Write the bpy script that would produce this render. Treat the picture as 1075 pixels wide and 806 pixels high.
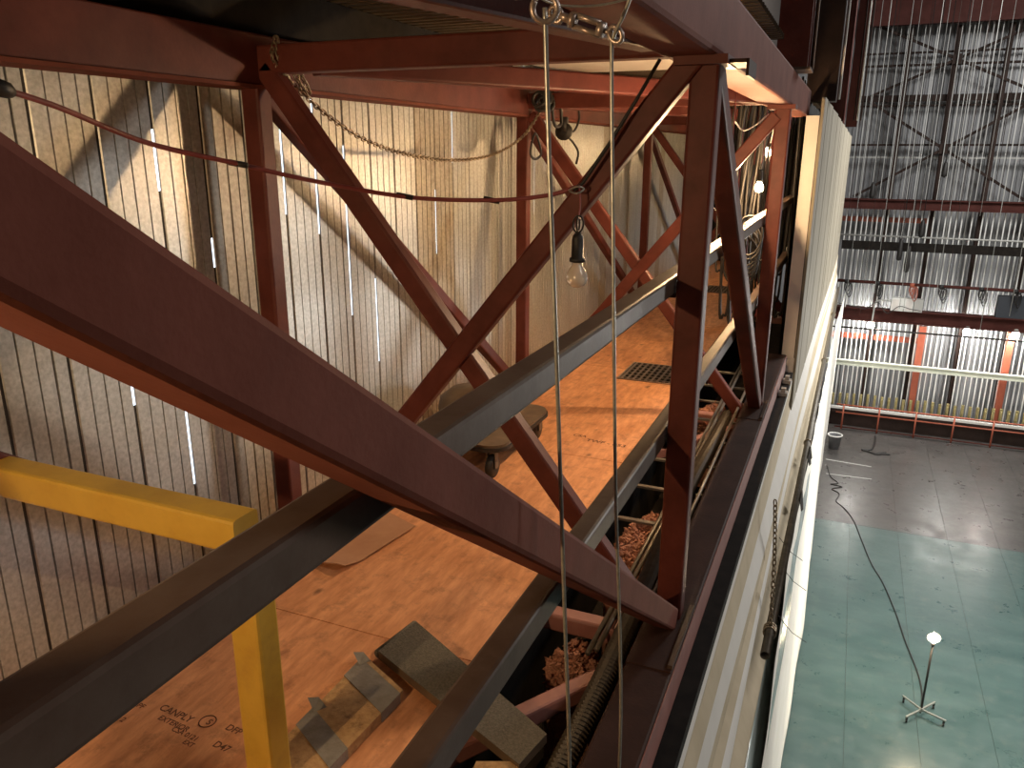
import bpy, bmesh, math, random
from mathutils import Vector, Matrix
random.seed(7)
for o in list(bpy.data.objects): bpy.data.objects.remove(o)
SC = bpy.context.scene
COL = SC.collection
OFF = Vector((0, 0, 10.0))          # everything below is measured from the lens; stage floor is at world z = 0

# ------------------------------------------------------------------ camera
PITCH, YAW, ROLL, FPX = math.radians(16.4907), math.radians(22.8516), math.radians(0.19), 827.4
F_ = Vector((-math.sin(YAW)*math.cos(PITCH), math.cos(YAW)*math.cos(PITCH), -math.sin(PITCH)))
R_ = Vector((math.cos(YAW), math.sin(YAW), 0)); U_ = R_.cross(F_)
R_, U_ = math.cos(ROLL)*R_+math.sin(ROLL)*U_, -math.sin(ROLL)*R_+math.cos(ROLL)*U_
cd = bpy.data.cameras.new('camera'); cam = bpy.data.objects.new('camera', cd); COL.objects.link(cam)
cd.sensor_width = 36.0; cd.sensor_fit = 'HORIZONTAL'; cd.lens = FPX/1075*36.0; cd.clip_start = 0.05; cd.clip_end = 200
cam.matrix_world = Matrix(((R_.x, U_.x, -F_.x, OFF.x), (R_.y, U_.y, -F_.y, OFF.y), (R_.z, U_.z, -F_.z, OFF.z), (0, 0, 0, 1)))
SC.camera = cam

# ------------------------------------------------------------------ world, stage work lights and added cloth fill, exposure
w = bpy.data.worlds.new('daylight'); SC.world = w; w.use_nodes = True
bg = w.node_tree.nodes['Background']; bg.inputs[0].default_value = (0.75, 0.87, 1.0, 1); bg.inputs[1].default_value = 2.5
def area(name, loc, size, power, color, target):
    l = bpy.data.lights.new(name, 'AREA'); l.energy = power; l.size = size[0]; l.shape = 'RECTANGLE'; l.size_y = size[1]; l.color = color
    o = bpy.data.objects.new(name, l); COL.objects.link(o); o.location = Vector(loc)+OFF
    d = Vector(target)-Vector(loc); o.rotation_euler = d.to_track_quat('-Z', 'Y').to_euler(); return o
area('stage_work_or_fill_light', (4.5, 18.0, 5.3), (2.5, 2.5), 1150, (1.0, 0.97, 0.93), (4.0, 19, -10))
area('stage_work_or_fill_light', (7.0, 22.0, 5.3), (2.5, 2.5), 1150, (1.0, 0.98, 0.95), (1.0, 25, -6))
area('stage_work_or_fill_light', (6.0, 2.0, 4.0), (2.0, 2.0), 130, (1.0, 0.90, 0.82), (-0.6, 2.5, -0.8))
area('stage_work_or_fill_light', (7.5, 15.0, -3.0), (1.6, 1.6), 800, (1.0, 0.97, 0.90), (0.0, 15.0, -6.5))  # added fill aimed at the white cloth, not a known lamp
SC.view_settings.view_transform = 'Standard'; SC.view_settings.look = 'None'
SC.view_settings.exposure = 0.0; SC.view_settings.gamma = 1.0; SC.view_settings.use_curve_mapping = False

# ------------------------------------------------------------------ materials
MATS = {}
def mat(name, c1, c2=None, rough=0.5, metal=0.0, scale=6.0, bump=0.0, bscale=None, emit=None, estr=0.0, stretch=(1, 1, 1), trans=0.0, c3=None, c3scale=1.2, c3amt=0.5, spec=0.5, spots=None):
    if name in MATS: return MATS[name]
    m = bpy.data.materials.new(name); m.use_nodes = True; nt = m.node_tree; N = nt.nodes; L = nt.links
    b = N['Principled BSDF']; b.inputs['Roughness'].default_value = rough; b.inputs['Metallic'].default_value = metal
    b.inputs['Base Color'].default_value = (*c1, 1); b.inputs['Specular IOR Level'].default_value = spec
    if trans: b.inputs['Transmission Weight'].default_value = trans
    if emit: b.inputs['Emission Color'].default_value = (*emit, 1); b.inputs['Emission Strength'].default_value = estr
    if c2 or bump:
        g = N.new('ShaderNodeNewGeometry'); mp = N.new('ShaderNodeMapping'); mp.inputs['Scale'].default_value = stretch
        L.new(g.outputs['Position'], mp.inputs['Vector'])
        nz = N.new('ShaderNodeTexNoise'); nz.inputs['Scale'].default_value = scale; nz.inputs['Detail'].default_value = 6; nz.inputs['Roughness'].default_value = 0.6
        L.new(mp.outputs[0], nz.inputs['Vector'])
    if c2:
        cr = N.new('ShaderNodeValToRGB'); cr.color_ramp.elements[0].position = 0.35; cr.color_ramp.elements[1].position = 0.68
        cr.color_ramp.elements[0].color = (*c1, 1); cr.color_ramp.elements[1].color = (*c2, 1)
        L.new(nz.outputs['Fac'], cr.inputs[0]); out = cr.outputs[0]
        if c3:
            n3 = N.new('ShaderNodeTexNoise'); n3.inputs['Scale'].default_value = c3scale; n3.inputs['Detail'].default_value = 8; n3.inputs['Roughness'].default_value = 0.7
            L.new(g.outputs['Position'], n3.inputs['Vector'])
            r3 = N.new('ShaderNodeValToRGB'); r3.color_ramp.elements[0].position = 0.52; r3.color_ramp.elements[1].position = 0.72
            r3.color_ramp.elements[1].color = (c3amt, c3amt, c3amt, 1)
            L.new(n3.outputs['Fac'], r3.inputs[0])
            mx = N.new('ShaderNodeMix'); mx.data_type = 'RGBA'; L.new(r3.outputs[0], mx.inputs[0]); L.new(out, mx.inputs[6]); mx.inputs[7].default_value = (*c3, 1); out = mx.outputs[2]
        if spots:
            vo = N.new('ShaderNodeTexVoronoi'); vo.inputs['Scale'].default_value = spots[0]; vo.inputs['Randomness'].default_value = 1.0
            vm = N.new('ShaderNodeMapping'); vm.inputs['Scale'].default_value = (1.0, .62, 1); L.new(g.outputs['Position'], vm.inputs['Vector'])
            va = N.new('ShaderNodeVectorMath'); va.operation = 'MULTIPLY_ADD'; L.new(nz.outputs['Color'], va.inputs[0]); va.inputs[1].default_value = (.05, .05, 0); L.new(vm.outputs[0], va.inputs[2]); L.new(va.outputs[0], vo.inputs['Vector'])
            vr = N.new('ShaderNodeMapRange'); L.new(vo.outputs['Distance'], vr.inputs[0]); vr.inputs[1].default_value = spots[1]*.3; vr.inputs[2].default_value = spots[1]; vr.inputs[3].default_value = spots[3]; vr.inputs[4].default_value = 0
            ms = N.new('ShaderNodeMix'); ms.data_type = 'RGBA'; L.new(vr.outputs[0], ms.inputs[0]); L.new(out, ms.inputs[6]); ms.inputs[7].default_value = (*spots[2], 1); out = ms.outputs[2]
        L.new(out, b.inputs['Base Color'])
    if bump:
        nb = N.new('ShaderNodeTexNoise'); nb.inputs['Scale'].default_value = bscale or scale*4; nb.inputs['Detail'].default_value = 4
        L.new(mp.outputs[0], nb.inputs['Vector'])
        bp = N.new('ShaderNodeBump'); bp.inputs['Strength'].default_value = bump; bp.inputs['Distance'].default_value = 0.01
        L.new(nb.outputs['Fac'], bp.inputs['Height']); L.new(bp.outputs[0], b.inputs['Normal'])
    MATS[name] = m; return m

STEEL = mat('red_oxide_steel', (0.090, 0.021, 0.015), (0.145, 0.037, 0.027), rough=0.5, scale=5, bump=0.08, bscale=60, c3=(0.11, 0.045, 0.034), c3amt=0.4, spec=0.2)
STEELB = mat('brown_oxide_steel', (0.140, 0.042, 0.028), (0.195, 0.064, 0.045), rough=0.65, scale=4, bump=0.08, bscale=70, c3=(0.14, 0.06, 0.045), c3scale=3, c3amt=0.4, spec=0.06)
CHORD = mat('dark_chord_steel', (0.040, 0.020, 0.015), (0.062, 0.031, 0.024), spec=0.15, rough=0.6, scale=5, bump=0.1, bscale=60, c3=(0.12, 0.095, 0.08), c3amt=0.4)
PINK = mat('pink_primer_steel', (0.26, 0.105, 0.088), (0.34, 0.15, 0.125), rough=0.55, scale=8, bump=0.05)
RAIL = mat('grey_brown_rail_steel', (0.075, 0.046, 0.033), (0.112, 0.076, 0.058), spec=0.12, rough=0.42, scale=6, bump=0.05, bscale=50, c3=(0.17, 0.14, 0.115), c3amt=0.5)
FARSTEEL = mat('far_red_steel', (0.062, 0.020, 0.016), (0.088, 0.029, 0.024), spec=0.1, rough=0.6, scale=3)
FARDARK = mat('far_dark_steel', (0.030, 0.020, 0.017), (0.048, 0.03, 0.025), spec=0.1, rough=0.6, scale=3)
ORANGE = mat('orange_painted_steel', (0.42, 0.11, 0.06), (0.36, 0.09, 0.05), rough=0.5, scale=3)
YELLOW = mat('yellow_paint', (0.55, 0.34, 0.045), (0.62, 0.40, 0.06), rough=0.45, scale=9, bump=0.05, c3=(0.30, 0.17, 0.05), c3scale=6, c3amt=0.35)
GALV = mat('galvanised_sheet', (0.37, 0.37, 0.355), (0.54, 0.54, 0.52), rough=0.40, metal=0.35, scale=55, bump=0.06, bscale=90, c3=(0.25, 0.20, 0.14), c3scale=2.2, c3amt=0.35)
GALV2 = mat('stained_galvanised_sheet', (0.28, 0.25, 0.20), (0.42, 0.37, 0.30), rough=0.5, metal=0.25, scale=45, bump=0.08, bscale=90, c3=(0.16, 0.10, 0.06), c3scale=5, c3amt=0.7)
JOINT = mat('dark_joint', (0.030, 0.024, 0.018), (0.05, 0.04, 0.03), rough=0.7)
PLY = mat('plywood', (0.54, 0.235, 0.104), (0.77, 0.375, 0.185), rough=0.62, scale=5, stretch=(5.0, 1.0, 1), bump=0.15, bscale=30, c3=(0.17, 0.07, 0.032), c3scale=9, c3amt=0.6, spots=(4.2, .11, (.10, .04, .02), .75))
BOARD = mat('particle_board', (0.42, 0.25, 0.11), (0.56, 0.37, 0.18), rough=0.7, scale=40, c3=(0.12, 0.06, 0.03), c3scale=22, c3amt=0.7, bump=0.2)
CARD = mat('brown_cardboard', (0.40, 0.20, 0.11), (0.46, 0.25, 0.14), rough=0.8, scale=8)
GRIT = mat('grit_faced_plank', (0.085, 0.075, 0.058), (0.16, 0.145, 0.115), rough=0.85, scale=120, bump=0.5, bscale=160)
TAPE = mat('duct_tape', (0.20, 0.19, 0.17), (0.28, 0.27, 0.25), rough=0.4, scale=20, bump=0.2)
INK = mat('stamp_ink', (0.13, 0.055, 0.03), rough=0.9)
BLACK = mat('black_paint', (0.010, 0.008, 0.007), (0.020, 0.016, 0.013), rough=0.85, scale=10, spec=0.15)
RUBBER = mat('black_rubber', (0.016, 0.014, 0.013), rough=0.55)
DUCT = mat('flex_duct', (0.045, 0.035, 0.026), (0.075, 0.06, 0.045), rough=0.35, scale=20)
WIRE = mat('steel_wire', (0.30, 0.30, 0.27), (0.42, 0.42, 0.38), rough=0.35, metal=0.6, scale=60)
CHAIN = mat('old_chain', (0.24, 0.18, 0.12), (0.42, 0.34, 0.24), rough=0.35, metal=0.7, scale=40)
CONDUIT = mat('conduit', (0.14, 0.12, 0.10), (0.2, 0.175, 0.15), rough=0.4, metal=0.4, scale=10)
REDCABLE = mat('red_cable', (0.20, 0.045, 0.045), (0.26, 0.06, 0.06), rough=0.5, scale=20)
WOOL = mat('mineral_wool', (0.30, 0.13, 0.085), (0.48, 0.24, 0.16), rough=0.95, scale=30, bump=0.6)
GLASS = mat('frosted_bulb', (0.80, 0.72, 0.62), (0.86, 0.80, 0.72), rough=0.15, scale=20, trans=0.35)
LAMP = mat('lit_bulb', (1, .8, .5), emit=(1.0, 0.64, 0.32), estr=2300)
LAMPNEAR = mat('lit_bulb_near', (1, .8, .5), emit=(1.0, 0.66, 0.34), estr=3200)
LAMPFAR = mat('lit_bulb_dimmer', (1, .8, .5), emit=(1.0, 0.66, 0.34), estr=1100)
GHOST = mat('ghost_lamp', (1, .9, .7), emit=(1.0, 0.80, 0.52), estr=900)
TUBE = mat('gallery_lamp', (1, 1, 1), emit=(1.0, 0.97, 0.90), estr=560)
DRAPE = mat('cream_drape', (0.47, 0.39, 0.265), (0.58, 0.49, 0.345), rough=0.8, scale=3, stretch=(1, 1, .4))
PANELW = mat('cream_panel', (0.22, 0.195, 0.145), (0.30, 0.27, 0.21), rough=0.7, scale=4, stretch=(1, 1, .3))
WHITE = mat('white_board', (0.72, 0.68, 0.64), (0.78, 0.74, 0.70), rough=0.7, scale=5)
CYC = mat('white_cyc_cloth', (0.84, 0.82, 0.74), (0.90, 0.88, 0.82), rough=0.8, scale=2)
PLASTIC = mat('clear_grey_sheeting', (0.56, 0.68, 0.68), (0.34, 0.36, 0.35), rough=0.25, scale=5, stretch=(6, .3, 2))
FARWHITE = mat('white_guide_rail', (0.76, 0.76, 0.72), (0.84, 0.84, 0.81), rough=0.5, scale=2)
FARSIDE = mat('far_siding', (0.22, 0.225, 0.235), (0.32, 0.325, 0.335), rough=0.45, metal=0.2, scale=1.5, stretch=(1, 1, .2))
PALE = mat('pale_painted_beam', (0.58, 0.60, 0.50), (0.66, 0.68, 0.58), rough=0.5)
LOCK = mat('rope_lock_olive', (0.28, 0.24, 0.10), (0.36, 0.30, 0.14), rough=0.6)
ROOFDECK = mat('roof_deck', (0.07, 0.052, 0.036), (0.11, 0.085, 0.058), rough=0.5, metal=0.2, scale=20)
SHELL = mat('dark_shell', (0.10, 0.085, 0.075), (0.13, 0.11, 0.10), rough=0.8)
GREY = mat('grey_box', (0.42, 0.42, 0.40), rough=0.5)
BUCKET = mat('grey_bucket_plastic', (0.16, 0.16, 0.17), (0.2, 0.2, 0.21), rough=0.5)
DOLLYM = mat('dolly_board', (0.09, 0.06, 0.038), (0.16, 0.11, 0.07), rough=0.4, scale=8, bump=0.2)
TAG = mat('hook_steel', (0.26, 0.20, 0.17), (0.4, 0.34, 0.3), rough=0.35, metal=0.6, scale=30)
def floor_mat(name, c1, c2, c3):
    m = mat(name, c1, c2, rough=0.33, scale=.9, stretch=(.5, 1.6, 1), bump=0.10, bscale=2.2, c3=c3, c3scale=2.6, c3amt=.75)
    nt = m.node_tree; N = nt.nodes; L = nt.links; b = N['Principled BSDF']
    g = N.new('ShaderNodeNewGeometry'); nz = N.new('ShaderNodeTexNoise'); nz.inputs['Scale'].default_value = 1.8; nz.inputs['Detail'].default_value = 9; nz.inputs['Roughness'].default_value = .75; L.new(g.outputs['Position'], nz.inputs['Vector'])
    mr = N.new('ShaderNodeMapRange'); L.new(nz.outputs['Fac'], mr.inputs[0]); mr.inputs[1].default_value = .35; mr.inputs[2].default_value = .7; mr.inputs[3].default_value = .24; mr.inputs[4].default_value = .52
    L.new(mr.outputs[0], b.inputs['Roughness']); return m
STAGE = floor_mat('stage_paint', (0.040, 0.078, 0.075), (0.066, 0.112, 0.106), (0.095, 0.125, 0.112))
STAGEFAR = floor_mat('stage_paint_grey', (0.052, 0.048, 0.046), (0.075, 0.069, 0.065), (0.10, 0.095, 0.09))

# ------------------------------------------------------------------ geometry helpers (lens-based coordinates)
def join(*gs):
    V, F = [], []
    for v, f in gs:
        n = len(V); V += list(v); F += [tuple(i+n for i in q) for q in f]
    return V, F
def box(x0, x1, y0, y1, z0, z1):
    V = [Vector(p) for p in ((x0,y0,z0),(x1,y0,z0),(x1,y1,z0),(x0,y1,z0),(x0,y0,z1),(x1,y0,z1),(x1,y1,z1),(x0,y1,z1))]
    return V, [(0,3,2,1),(4,5,6,7),(0,1,5,4),(1,2,6,5),(2,3,7,6),(3,0,4,7)]
def rrect(w, h, r, n=2):
    P = []
    for cx, cy, a0 in ((w/2-r, h/2-r, 0), (-w/2+r, h/2-r, 90), (-w/2+r, -h/2+r, 180), (w/2-r, -h/2+r, 270)):
        for k in range(n+1):
            a = math.radians(a0+90*k/n); P.append((cx+r*math.cos(a), cy+r*math.sin(a)))
    return P
def prism(P, p0, p1, side):
    """profile P (u along 'side', v across) swept from p0 to p1"""
    p0, p1 = Vector(p0), Vector(p1); t = (p1-p0).normalized(); s = Vector(side); s = (s-t*s.dot(t)).normalized(); u = s.cross(t)
    n = len(P); V = [p0+s*a+u*b for a, b in P]+[p1+s*a+u*b for a, b in P]
    F = [(i, (i+1) % n, n+(i+1) % n, n+i) for i in range(n)]
    F += [tuple(reversed(range(n))), tuple(range(n, 2*n))]
    return V, F
def hss(p0, p1, w, h, side=(1, 0, 0), r=0.012):
    return prism(rrect(w, h, min(r, w/3, h/3)), p0, p1, side)
def tube(pts, r, n=8, caps=True):
    pts = [Vector(p) for p in pts]; V, F = [], []; prev = None
    for i, p in enumerate(pts):
        t = (pts[min(i+1, len(pts)-1)]-pts[max(i-1, 0)]).normalized()
        if prev is None:
            a = Vector((0, 0, 1)) if abs(t.z) < .9 else Vector((1, 0, 0)); s = (a-t*a.dot(t)).normalized()
        else: s = (prev-t*prev.dot(t)).normalized()
        prev = s; u = t.cross(s); rr = r[i] if isinstance(r, (list, tuple)) else r
        V += [p+(s*math.cos(2*math.pi*k/n)+u*math.sin(2*math.pi*k/n))*rr for k in range(n)]
    for i in range(len(pts)-1):
        F += [(i*n+k, i*n+(k+1) % n, (i+1)*n+(k+1) % n, (i+1)*n+k) for k in range(n)]
    if caps: F += [tuple(reversed(range(n))), tuple(range((len(pts)-1)*n, len(pts)*n))]
    return V, F
def lathe(prof, c, n=16, axis='z'):
    c = Vector(c); V, F = [], []
    for r, z in prof:
        for k in range(n):
            a = 2*math.pi*k/n; q = Vector((r*math.cos(a), r*math.sin(a), z))
            if axis == 'x': q = Vector((q.z, q.x, q.y))
            if axis == 'y': q = Vector((q.x, q.z, q.y))
            V.append(c+q)
    for i in range(len(prof)-1):
        F += [(i*n+k, i*n+(k+1) % n, (i+1)*n+(k+1) % n, (i+1)*n+k) for k in range(n)]
    F += [tuple(reversed(range(n))), tuple(range((len(prof)-1)*n, len(prof)*n))]
    return V, F
def ring(c, R, r, ax1, ax2, n=14, m=6, a0=0, a1=360, stretch=1.0):
    c, ax1, ax2 = Vector(c), Vector(ax1).normalized(), Vector(ax2).normalized()
    full = (a1-a0) >= 360
    k = n if full else n+1
    pts = [c+ax1*R*stretch*math.cos(math.radians(a0+(a1-a0)*i/n))+ax2*R*math.sin(math.radians(a0+(a1-a0)*i/n)) for i in range(k)]
    if not full: return tube(pts, r, m)
    nrm = ax1.cross(ax2); V, F = [], []
    for i, p in enumerate(pts):
        d = (p-c).normalized()
        V += [p+(d*math.cos(2*math.pi*j/m)+nrm*math.sin(2*math.pi*j/m))*r for j in range(m)]
    for i in range(k):
        for j in range(m): F.append((i*m+j, ((i+1) % k)*m+j, ((i+1) % k)*m+(j+1) % m, i*m+(j+1) % m))
    return V, F
def smooth_pts(pts, k=6):
    pts = [Vector(p) for p in pts]; out = []
    for i in range(len(pts)-1):
        a, b, c, d = pts[max(i-1, 0)], pts[i], pts[i+1], pts[min(i+2, len(pts)-1)]
        for j in range(k):
            t = j/k
            out.append(.5*((2*b)+(c-a)*t+(2*a-5*b+4*c-d)*t*t+(3*b-a-3*c+d)*t**3))
    out.append(pts[-1]); return out
def grid(fn, nu, nv, thick=None):
    V = [fn(i/nu, j/nv) for j in range(nv+1) for i in range(nu+1)]
    F = [(j*(nu+1)+i, j*(nu+1)+i+1, (j+1)*(nu+1)+i+1, (j+1)*(nu+1)+i) for j in range(nv) for i in range(nu)]
    return V, F

# unproject a point of the view onto a plane of the place (used only to measure where things stand)
def ray(px, py): return F_*FPX+R_*(px-537.5)-U_*(py-403.0)
def onx(px, py, v): d = ray(px, py); return d*(v/d.x)
def ony(px, py, v): d = ray(px, py); return d*(v/d.y)
def onz(px, py, v): d = ray(px, py); return d*(v/d.z)

# ------------------------------------------------------------------ object helpers
ORG = {}
def tag(o, label=None, cat=None, group=None, kind=None):
    if label: o['label'] = label
    if cat: o['category'] = cat
    if group: o['group'] = group
    if kind: o['kind'] = kind
    return o
def thing(name, loc, label=None, cat=None, group=None, kind=None):
    o = bpy.data.objects.new(name, None); COL.objects.link(o); o.empty_display_size = .1
    o.location = Vector(loc)+OFF; ORG[o.name] = Vector(loc); return tag(o, label, cat, group, kind)
def obj(name, g, m, parent=None, smooth=False, origin=None):
    V, F = g
    if origin is None:
        lo = Vector((min(v[0] for v in V), min(v[1] for v in V), min(v[2] for v in V))); hi = Vector((max(v[0] for v in V), max(v[1] for v in V), max(v[2] for v in V)))
        origin = Vector(((lo.x+hi.x)/2, (lo.y+hi.y)/2, lo.z))
    me = bpy.data.meshes.new(name); me.from_pydata([Vector(v)-origin for v in V], [], F); me.validate()
    bm = bmesh.new(); bm.from_mesh(me); bmesh.ops.recalc_face_normals(bm, faces=bm.faces); bm.to_mesh(me); bm.free()
    me.materials.append(m)
    if smooth:
        for p in me.polygons: p.use_smooth = True
    o = bpy.data.objects.new(name, me); COL.objects.link(o); ORG[o.name] = origin
    if parent: o.parent = parent; o.location = origin-ORG[parent.name]
    else: o.location = origin+OFF
    return o
def inst(src, delta, parent=None, rotz=None):
    o = src.copy(); COL.objects.link(o); p = parent or src.parent; org = ORG[src.name]+Vector(delta); ORG[o.name] = org
    o.parent = p; o.location = org-ORG[p.name] if p else org+OFF
    if rotz is not None: o.rotation_euler.z = rotz
    return o
def solid(o, t, off=0):
    md = o.modifiers.new('thickness', 'SOLIDIFY'); md.thickness = t; md.offset = off; return o

# main dimensions (metres from the lens)
XR0, XR1 = -0.610, -0.500         # posts of the stage-side truss
XL0, XL1 = -2.700, -2.600         # posts of the wall-side truss
XW = -2.85                        # corrugated wall
ZT, ZB, ZD = 0.33, -2.01, -2.10   # chord underside, chord top, deck top
FR = [-0.24, 3.12, 6.48, 11.0]    # frames along the catwalk
ZF = -10.0                        # stage floor

# ================================================================== setting
fl = obj('floor', box(-3.2, 14.2, -8.2, 33, ZF-.3, ZF-.012), SHELL); tag(fl, 'stage floor of teal painted boards far below the catwalk', kind='structure')
fp = None
for i in range(11):
    x0 = -1.51+i*1.22
    for y0, y1 in ((8.0, 22.2), (22.2, 32.55)):
        obj('floor_strip', box(x0+.003, x0+1.217, y0+.002, y1-.002, ZF-.012, ZF+random.uniform(-.001, 0)), STAGE if y1 < 30 else STAGEFAR, fl)
struct = lambda n, g, m=SHELL, lab=None: tag(obj(n, g, m), lab, kind='structure')
struct('wall_right', box(14, 14.2, -8.2, 33, ZF, 6.4), lab='plain dark wall across the stage')
struct('wall_back', box(-3.2, 14, -8.2, -8, ZF, 6.4), lab='plain dark wall behind the viewer')
struct('ceiling', box(-3.2, 14.2, -8.2, 33, 6.4, 6.6), lab='dark roof high above the stage')

# --- corrugated wall beside the catwalk: ribbed sheets with dark joints and slits of daylight
wl = struct('wall_left', join(box(-3.2, -3.0, -8, 33, ZF, -2.6), box(-3.2, -3.0, -8, 33, 1.25, 6.4), box(-3.2, -3.0, -8, -1.0, -2.6, 1.25), box(-3.2, -3.0, 19.0, 33, -2.6, 1.25),
    box(-3.0, -2.86, -1.0, 19.0, -2.75, -2.6), box(-3.0, -2.86, -1.0, 19.0, 1.25, 1.4), box(-3.0, -2.84, -1.15, -1.0, -2.6, 1.25), box(-3.0, -2.84, 19.0, 19.15, -2.6, 1.25)), lab='corrugated galvanised sheet wall beside the catwalk')
PW = .2865
def sheet(y0, seed):
    rnd = random.Random(seed); P = [(0, .0055), (.004, 0)]
    for c in (.072, .142, .212):
        wd = rnd.choice((.004, .006, .009)); dp = rnd.choice((.008, .012, .014))
        P += [(c-wd/2-.002, 0), (c-wd/2, dp), (c+wd/2, dp), (c+wd/2+.002, 0)]
    P += [(PW-.018, 0), (PW-.014, .0055)]
    V = [Vector((XW-d, y0+a, z)) for z in (-2.62, 1.27) for a, d in P]; n = len(P)
    return V, [(i, i+1, n+i+1, n+i) for i in range(n-1)]
y0 = -1.0; protos = []
slit_rng = random.Random(3)
for k in range(70):
    if k < 4:
        s = obj('siding_panel', sheet(y0, k), GALV if k != 3 else GALV2, wl, origin=Vector((XW, y0, -2.62))); solid(s, .0015); protos.append((s, y0))
    else:
        j = random.choice((0, 1, 2, 0, 1, 2, 3)) if k not in (21, 22) else 3
        s = inst(protos[j][0], (0, y0-protos[j][1], 0))
    # joint strip behind the seam, cut where daylight shows through
    ya, yb = y0+PW-.032, y0+PW+.012
    cuts = []
    if 7 < k < 60 and slit_rng.random() < .6:
        for q in range(slit_rng.choice((1, 1, 2))):
            c = slit_rng.uniform(-1.9, .1); cuts.append((c, c+slit_rng.uniform(.10, .8)))
    if abs(y0+PW-2.346) < .15: cuts = [(-1.10, -.86)]
    cuts.sort(); z = -2.62; parts = []
    for a, b in cuts:
        if a > z: parts.append((z, a)); z = b
    parts.append((z, 1.27))
    for a, b in parts: obj('joint_strip', box(XW-.016, XW-.0063, ya, yb, a, b), JOINT, wl)
    y0 += PW

# --- plywood deck of the catwalk
fc = struct('floor_catwalk', join(*[box(-2.80, -1.18, y-.03, y+.03, ZD-.12, ZD-.021) for y in [-.9, .17, 1.39, 2.61, 3.83, 5.05, 6.27, 7.49, 8.7, 9.93, 11.15, 12.4, 13.6, 14.8, 16.0]]), CHORD, 'plywood deck of the catwalk on steel joists')
yy = [-1.05, 0.17, 2.61, 5.05, 7.49, 9.93, 12.37, 14.81, 17.25]
for a, b in zip(yy, yy[1:]): obj('plywood_sheet', box(-2.83, -1.15, a+.003, b-.003, ZD-.019+random.uniform(-.001, 0), ZD), PLY, fc)

# --- low ribbed roof deck above the catwalk
rc = struct('ceiling_catwalk', join(*[box(-2.95, -.74, y, y+.07, .80, .92) for y in (-.9, 1.5, 4.6, 8.4, 12.5, 16.5)]), CHORD, 'ribbed metal roof deck above the catwalk')
def ribs(y0, x1):
    P = []; n = 6; pw = .6/n
    for k in range(n): P += [(k*pw, 0), (k*pw+.045, 0), (k*pw+.055, .035), (k*pw+.09, .035)]
    P.append((.6, 0))
    V = [Vector((x, y0+a, .76+d)) for x in (-2.95, x1) for a, d in P]; m = len(P)
    return V, [(i, i+1, m+i+1, m+i) for i in range(m-1)]
pa = obj('roof_sheet', ribs(-.9, -.58), ROOFDECK, rc); pb = obj('roof_sheet', ribs(6.3, -.72), ROOFDECK, rc)
for k in range(1, 12): inst(pa, (0, .6*k, 0))
for k in range(1, 20): inst(pb, (0, .6*k, 0))
pl = obj('white_insulation_board', box(-2.78, -1.35, 6.95, 7.9, .735, .755), WHITE); tag(pl, 'pale insulation board lying loose against the roof deck behind cross strut', 'board')

fa = obj('added_black_strip', box(-2.735, -2.70, -1.0, 6.4, .512, .758), BLACK); tag(fa, 'added black strip darkening the space above the wall-side top chord', 'board')  # black strip added so the space above the chord reads dark

# ================================================================== stage-side truss
tr = thing('steel_truss', (-.55, 3.2, -2.2), 'dark red steel truss along the open stage side of the catwalk', 'truss')
obj('top_chord', hss((-.605, -1.2, .455), (-.605, 8.75, .455), .21, .25, r=.018), STEELB, tr)
bc = obj('bottom_chord', hss((-.549, -1.2, -2.105), (-.549, 8.36, -2.105), .192, .19, r=.012), CHORD, tr)
fp_ = obj('outer_face', join(box(-.4535, -.4495, -1.2, 8.36, -2.195, -2.012)), PINK, bc); fp_['label'] = 'pink primer painted outer face'
for y in FR[:3]:
    p = obj('post', hss((-.555, y+.05, ZB), (-.555, y+.05, ZT-.005), .11, .10), STEEL, tr)
    obj('cap_plate', box(-.66, -.465, y-.06, y+.17, .300, .332), STEEL, p)
    obj('base_plate', box(-.645, -.46, y-.38, y+.16, ZB-.002, ZB+.006), CHORD, p)
    obj('weld_strip', box(-.478, -.458, y-.36, y+.12, ZB, ZB+.022), RAIL, p)
for i in range(2):
    a, b = FR[i], FR[i+1]
    g = hss((-.556, a+.10, ZT-.02), (-.556, b-.045, ZB+.035), .100, .100)
    obj('diagonal', g, STEELB if i == 0 else STEEL, tr)
cl = obj('angle_clip', join(box(-.50, -.40, 3.10, 3.32, .305, .318), box(-.405, -.395, 3.10, 3.32, .26, .318)), CHORD, tr)
# ledger below the chord
lg = obj('black_ledger', box(-.449, -.372, -1.2, 8.36, -2.26, -2.19), BLACK); tag(lg, 'long black ledger strip under the pink edge of the bottom chord', 'ledger')

# ================================================================== wall-side truss
tl = thing('steel_truss', (-2.65, 4, -2.25), 'red steel truss standing against the corrugated wall', 'truss')
tc = obj('top_chord', join(hss((-2.665, -1.2, .40), (-2.665, 17, .40), .13, .22, r=.008)), STEEL, tl)
obj('flange', box(-2.75, -2.585, -1.2, 17, .272, .288), STEELB, tc)
obj('bottom_chord', hss((-2.665, -1.2, -2.19), (-2.665, 17, -2.19), .12, .12), STEEL, tl)
for y in FR: obj('post', hss((-2.65, y+.05, -2.19), (-2.65, y+.05, .28), .10, .10), STEEL, tl)
for i in range(3):
    obj('diagonal', hss((-2.655, FR[i]+.12, .24), (-2.655, FR[i+1]-.02, -2.10), .075, .085), STEEL, tl)
obj('diagonal', hss((-2.655, 11.12, .24), (-2.655, 15.4, -2.10), .075, .085), STEEL, tl)

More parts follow.
